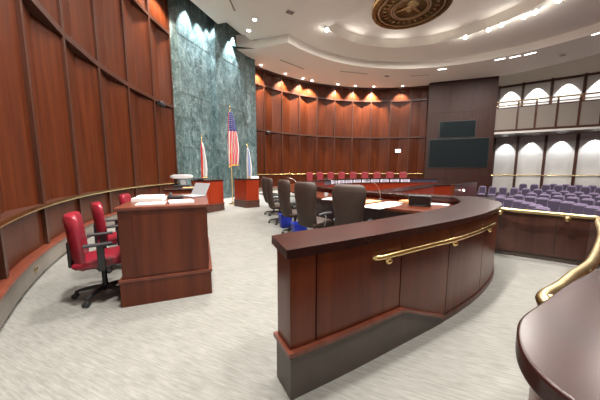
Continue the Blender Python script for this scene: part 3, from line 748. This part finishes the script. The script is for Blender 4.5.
desk_unit('lectern_desk', 'corner desk left of the aisle with a red side and dark top', [(-3.706, 8.875), (-3.392, 9.086), (-2.981, 9.785), (-3.35, 10.05), (-4.0, 9.3)], 1.20, .30, 'red', 'cap', 'dark')
desk_unit('lectern_desk', 'corner desk right of the aisle below the large striped flag', [(-2.834, 10.899), (-2.189, 10.313), (-1.739, 10.598), (-2.1, 11.25), (-2.6, 11.3)], 1.20, .32, 'red', 'cap', 'dark')
# things on the near staff desk
def sheet(lab, x, y, z, w_, d_, rz, th=.006, m='paper', nm='paper_stack', cat='papers', group=None):
    o = MB().box((0, 0, th/2), (w_, d_, th)).build(nm, M[m]); o.location = (x, y, z); o.rotation_euler = (0, 0, rz)
    return tag(o, lab, cat, group)
rz0 = math.atan2(dB.y-dA.y, dB.x-dA.x)
def on_a(u, v): p = dA + (dB-dA).normalized()*u + dl*v; return p.x, p.y
x, y = on_a(.30, .20); sheet('white papers at the left front of the nearest staff desk', x, y, 1.146, .30, .22, rz0, .012)
x, y = on_a(.62, .27); sheet('white papers at the right front of the nearest staff desk', x, y, 1.146, .28, .30, rz0+.15, .02)
x, y = on_a(.22, .62); sheet('thick white paper stack by the red chair on the nearest staff desk', x, y, 1.146, .36, .28, rz0-.1, .045)
x, y = on_a(.16, 1.05); sheet('flat pile of white papers at the back of the nearest staff desk', x, y, 1.146, .34, .26, rz0, .03)
t = thing('laptop_computer', 'open grey laptop at the right of the nearest staff desk', 'laptop', (*on_a(.72, .98), 1.146), rz0 - .9)
MB().box((0, 0, .01), (.34, .24, .018)).build('keyboard_base', M['grey_plastic'], t, bevel=.004, local=True)
MB().box((0, .165, .10), (.34, .012, .22), M4=Matrix.Rotation(R(-28), 3, 'X')).build('lid', M['grey_plastic'], t, bevel=.004, local=True)
t = thing('desk_phone', 'black desk telephone at the middle of the nearest staff desk', 'telephone', (*on_a(.52, .76), 1.146), rz0)
MB().prism([(-.10, -.09), (.10, -.09), (.10, .09), (-.10, .09)], 0, .035).build('body', M['black'], t, bevel=.008, local=True)
MB().tube([(-.07, -.08, .06), (-.07, -.05, .05), (-.07, .05, .05), (-.07, .08, .06)], [.024, .016, .016, .024], 8).build('handset', M['black_soft'], t, True, local=True)
# document camera
t = thing('document_camera', 'white document camera with a black arm on the second staff desk', 'document camera', (-2.98, 6.35, 1.14), .3)
MB().box((0, 0, .02), (.36, .30, .04)).build('base', M['black'], t, bevel=.01, local=True)
MB().tube([(-.14, .1, .03), (-.16, .1, .16), (-.10, .06, .24)], .022, 8).build('arm', M['black_soft'], t, True, local=True)
MB().loft([[(x, y_*w_, .25 + z_*h_) for y_, z_ in ((-1, -1), (1, -1), (1, 1), (-1, 1))] for x, w_, h_ in ((-.24, .07, .025), (-.16, .11, .05), (.10, .12, .055), (.24, .10, .04), (.27, .07, .025))]).build('head', M['white_plastic'], t, bevel=.012, local=True)
MB().box((.02, 0, .315), (.16, .14, .012)).build('display', M['black'], t, local=True)
MB().box((.05, .0, .11), (.12, .2, .13)).build('light_box', M['grey_plastic'], t, bevel=.01, local=True)
t = thing('flat_monitor', 'slim black monitor bar lying along the corner desk left of the aisle', 'monitor', (-3.55, 9.0, 1.20), .5)
MB().box((0, 0, .05), (.46, .18, .045)).build('panel', M['black'], t, bevel=.008, local=True)
MB().box((0, 0, .014), (.2, .12, .028)).build('foot', M['black_soft'], t, local=True)
sheet('tan folder on the second staff desk', -2.6, 5.95, 1.141, .3, .24, .4, .01, 'tan', 'folder', 'folder')
sheet('pale cloth bundle on the corner desk right of the aisle', -1.95, 10.8, 1.201, .34, .22, .4, .10, 'paper', 'document_box', 'box')

# ---------------------------------------------------------------- things on the near worktop
z = .921
sheet('large white plan sheet on the council desk beside the nearest brown chair', 1.44, 4.47, z, .80, .42, .75, .004)
sheet('white papers on the council desk behind the plan sheet', 1.75, 4.78, z + .0045, .36, .26, .7, .012)
sheet('tan slab coloured as lit wood, lying behind the white papers on the council desk', 1.36, 4.95, z + .0045, .50, .28, .75, .02, 'tan', 'folder', 'folder')  # tan colour stands in for worktop wood caught by the light
sheet('white papers on the council desk at the tip of the end wall', 2.50, 4.68, z, .50, .20, -.65, .008)
sheet('tan folder on the council desk right of the black monitor', 2.16, 5.02, z, .26, .22, .5, .03, 'tan', 'folder', 'folder')
sheet('white papers between the two nearest brown chairs', .70, 5.50, z, .42, .30, 1.0, .01)
t = thing('monitor', 'black monitor tilted back on the council desk near the end wall', 'monitor', (2.10, 4.40, z), R(-35))
MB().box((0, 0, .10), (.36, .05, .20), M4=Matrix.Rotation(R(20), 3, 'X')).build('screen', M['black'], t, bevel=.008, local=True)
MB().box((0, .06, .01), (.22, .16, .02)).build('stand', M['black_soft'], t, bevel=.005, local=True)
def mug(x, y, lab):
    t = thing('mug', lab, 'mug', (x, y, z), random.random()*6, 'white mugs on the council desk')
    MB().lathe([(.030, 0), (.038, .004), (.042, .09), (.038, .09), (.034, .012), (1e-3, .01)], (0, 0, 0), 16).build('cup', M['white_plastic'], t, True, local=True)
    MB().tube([(.04, 0, .075), (.065, 0, .07), (.07, 0, .045), (.06, 0, .025), (.04, 0, .02)], .006, 6).build('handle', M['white_plastic'], t, True, local=True)
mug(.86, 5.84, 'white mug between the two nearest brown chairs, nearer one'); mug(.62, 6.06, 'white mug between the two nearest brown chairs, farther one')
def mic(x, y, dx, dy, lab):
    t = thing('gooseneck_microphone', lab, 'microphone', (x, y, z), 0, 'gooseneck microphones')
    MB().lathe([(.05, 0), (.05, .018), (.02, .03), (1e-3, .03)], (0, 0, 0), 14).build('base', M['black'], t, True, local=True)
    MB().tube(spline([(0, 0, .03), (dx*.1, dy*.1, .20), (dx*.5, dy*.5, .36), (dx, dy, .42)], 5), .005, 6).build('neck', M['chrome'], t, True, local=True)
    MB().tube([(dx*.93, dy*.93, .415), (dx*1.15, dy*1.15, .425)], [.009, .014], 8).build('head', M['black'], t, True, local=True)
mic(1.72, 5.36, -.30, -.10, 'thin gooseneck microphone on the council desk beside the tan folder')
mic(.98, 6.3, -.32, -.05, 'thin gooseneck microphone on the council desk past the mugs')
mic(-.0, 7.0, -.32, -.0, 'thin gooseneck microphone on the council desk by the third brown chair')
# waste bins
def bin_(x, y, lab):
    t = thing('waste_bin', lab, 'waste bin', (x, y, 0), .4, 'blue waste bins')
    k = MB(); k.loft([[(sx*w_, sy*d_, z_) for sx, sy in ((-1, -1), (1, -1), (1, 1), (-1, 1))] for z_, w_, d_ in ((0, .12, .09), (.36, .16, .12), (.36, .148, .108), (.02, .11, .08))]).build('bin_body', M['blue'], t, bevel=.012, local=True)
    MB().sweep([(0, .35), (0, .38), (.02, .38), (.02, .35)], [(-.165, -.125), (.165, -.125), (.165, .125), (-.165, .125), (-.165, -.124)]).build('rim', M['blue'], t, local=True)
bin_(-.02, 5.56, 'nearer blue waste bin, under the second and third brown chairs'); bin_(-.40, 6.76, 'farther blue waste bin, under the third and fourth brown chairs')

# ---------------------------------------------------------------- flags
def flag(nm, lab, x, y, h, cloth_top, cloth_bot, width, colours, fin='brass', stars=False):
    t = thing(nm, lab, 'flag', (x, y, 0))
    MB().tube([(0, 0, 0), (0, 0, h-.12)], .012, 8).build('pole', M['gold'], t, True, local=True)
    MB().lathe([(.16, 0), (.16, .03), (.05, .06), (.03, .12), (1e-3, .12)], (0, 0, 0), 20).build('base', M['brass'], t, True, local=True)
    MB().lathe([(1e-3, 0), (.035, .03), (.015, .07), (.03, .10), (1e-3, .16)], (0, 0, h-.14), 10).build('finial', M[fin], t, True, local=True)
    nu, nv = 39, 26; k = MB(); base = []
    for j in range(nv+1):
        v = j/nv; row = []
        for i in range(nu+1):
            u = i/nu; wd = width*(.30 + .70*min(1, v*1.6)**.7)*(1 - .14*max(0, v-.8)/.2)
            px = wd*(u-.30); pyy = .06*math.sin(u*19 + v*1.5)*(.4+.6*v) - .02
            droop = (.10*u*(1-v) + .16*v*abs(u-.45))
            row.append((px, pyy, cloth_top + (cloth_bot-cloth_top)*v - droop*.6 + .1*u*v))
        base.append(row)
    idx = [k.add(r) for r in base]
    mats = [M[c] for c in colours]
    for j in range(nv):
        for i in range(nu):
            if stars:
                if j < 9 and i > 3: k.cur = 2
                else: k.cur = (i + j//5)//3 % 2
            else: k.cur = 0 if i < nu*.45 else 1 if i < nu*.78 else 2 % len(mats)
            k.face((idx[j]+i, idx[j]+i+1, idx[j+1]+i+1, idx[j+1]+i))
    c = k.build('cloth', mats, t, True, local=True)
    sd = c.modifiers.new('thick', 'SOLIDIFY'); sd.thickness = .006; 
    if stars:
        q = MB()
        for j in range(1, 9):
            for i in range(5 + (j % 2)*2, nu, 4):
                p = base[j][i]; r_ = .022
                pts = [(p[0] + (r_ if m_ % 2 == 0 else r_*.42)*math.sin(m_*PI/5), (r_ if m_ % 2 == 0 else r_*.42)*math.cos(m_*PI/5) + p[2]) for m_ in range(10)]
                b_ = q.add([(a_, p[1]-.012, z_) for a_, z_ in pts]); q.face(range(b_, b_+10))
        q.build('stars', M['flag_white'], t, local=True)
    f = MB()
    f.tube([(p[0], p[1], p[2]-.02) for p in base[-1]], .03, 6); f.build('fringe', M['gold'], t, local=True)
flag('national_flag', 'tall striped red and white flag with a starred blue field, before the marble wall', -3.09, 11.5, 4.35, 4.1, 1.75, .50, ['flag_red', 'flag_white', 'flag_blue'], stars=True)
flag('state_flag', 'furled red and white flag left of the large striped one', -4.20, 11.0, 3.05, 2.75, 1.2, .26, ['flag_red', 'flag_white', 'flag_white'])
flag('city_flag', 'furled pale blue and white flag right of the large striped one', -2.36, 11.55, 2.75, 2.55, 1.2, .24, ['flag_white', 'flag_pale', 'flag_white'])

# ---------------------------------------------------------------- small wall fittings
def camera_(a, z_, lab):
    x, y = pol(a, RW - .06); t = thing('security_camera', lab, 'camera', (x, y, z_), R(a+180), 'black security cameras')
    MB().box((.02, 0, 0), (.04, .12, .12)).build('mount', M['black'], t, bevel=.01, local=True)
    MB().tube([(.04, 0, 0), (.12, 0, -.02)], .025, 8).build('arm', M['black'], t, True, local=True)
    MB().tube([(.06, -.13, -.03), (.08, .0, -.04), (.10, .16, -.06)], [.085, .10, .08], 14).build('housing', M['black'], t, True, local=True)
    MB().tube([(.10, .16, -.06), (.101, .175, -.062)], .05, 12).build('lens', M['chrome'], t, True, local=True)
camera_(177.6, 4.20, 'black security camera on the left wall beside the marble'); camera_(136.6, 4.22, 'black security camera on the back wall right of the marble')
x, y = pol(81.2, RW - .05)
t = thing('exit_sign', 'small lit exit sign on the back wall left of the pylon', 'exit sign', (x, y, 3.18), R(81.2 - 90))
MB().box((0, -.0, 0), (.46, .06, .30)).build('housing', M['white_plastic'], t, bevel=.01, local=True)
MB().box((0, -.033, 0), (.42, .01, .26)).build('face', M['exit_white'], t, local=True)
fc = bpy.data.curves.new('lettering', 'FONT'); fc.body = 'EXIT'; fc.size = .2; fc.align_x = 'CENTER'; fc.align_y = 'CENTER'; fc.extrude = .003
ft = bpy.data.objects.new('lettering_curve', fc); COL.objects.link(ft); bpy.context.view_layer.update(); fm = bpy.data.meshes.new_from_object(ft.evaluated_get(bpy.context.evaluated_depsgraph_get())); bpy.data.objects.remove(ft)
fo = bpy.data.objects.new('lettering', fm); COL.objects.link(fo); fm.materials.clear(); fm.materials.append(M['exit_red']); fo.parent = t; fo.location = (0, -.042, 0); fo.rotation_euler = (PI/2, 0, 0)
x, y = pol(-147.2, RW - .087)
t = thing('outlet_plate', 'small brass outlet plate on the wall plinth behind the red chairs', 'outlet', (x, y, .2), R(-147.2 + 180))
MB().box((.004, 0, 0), (.008, .12, .08)).build('plate', M['brass'], t, bevel=.003, local=True)
MB().box((.010, -.025, 0), (.004, .03, .04)).box((.010, .025, 0), (.004, .03, .04)).build('socket', M['dark'], t, local=True)
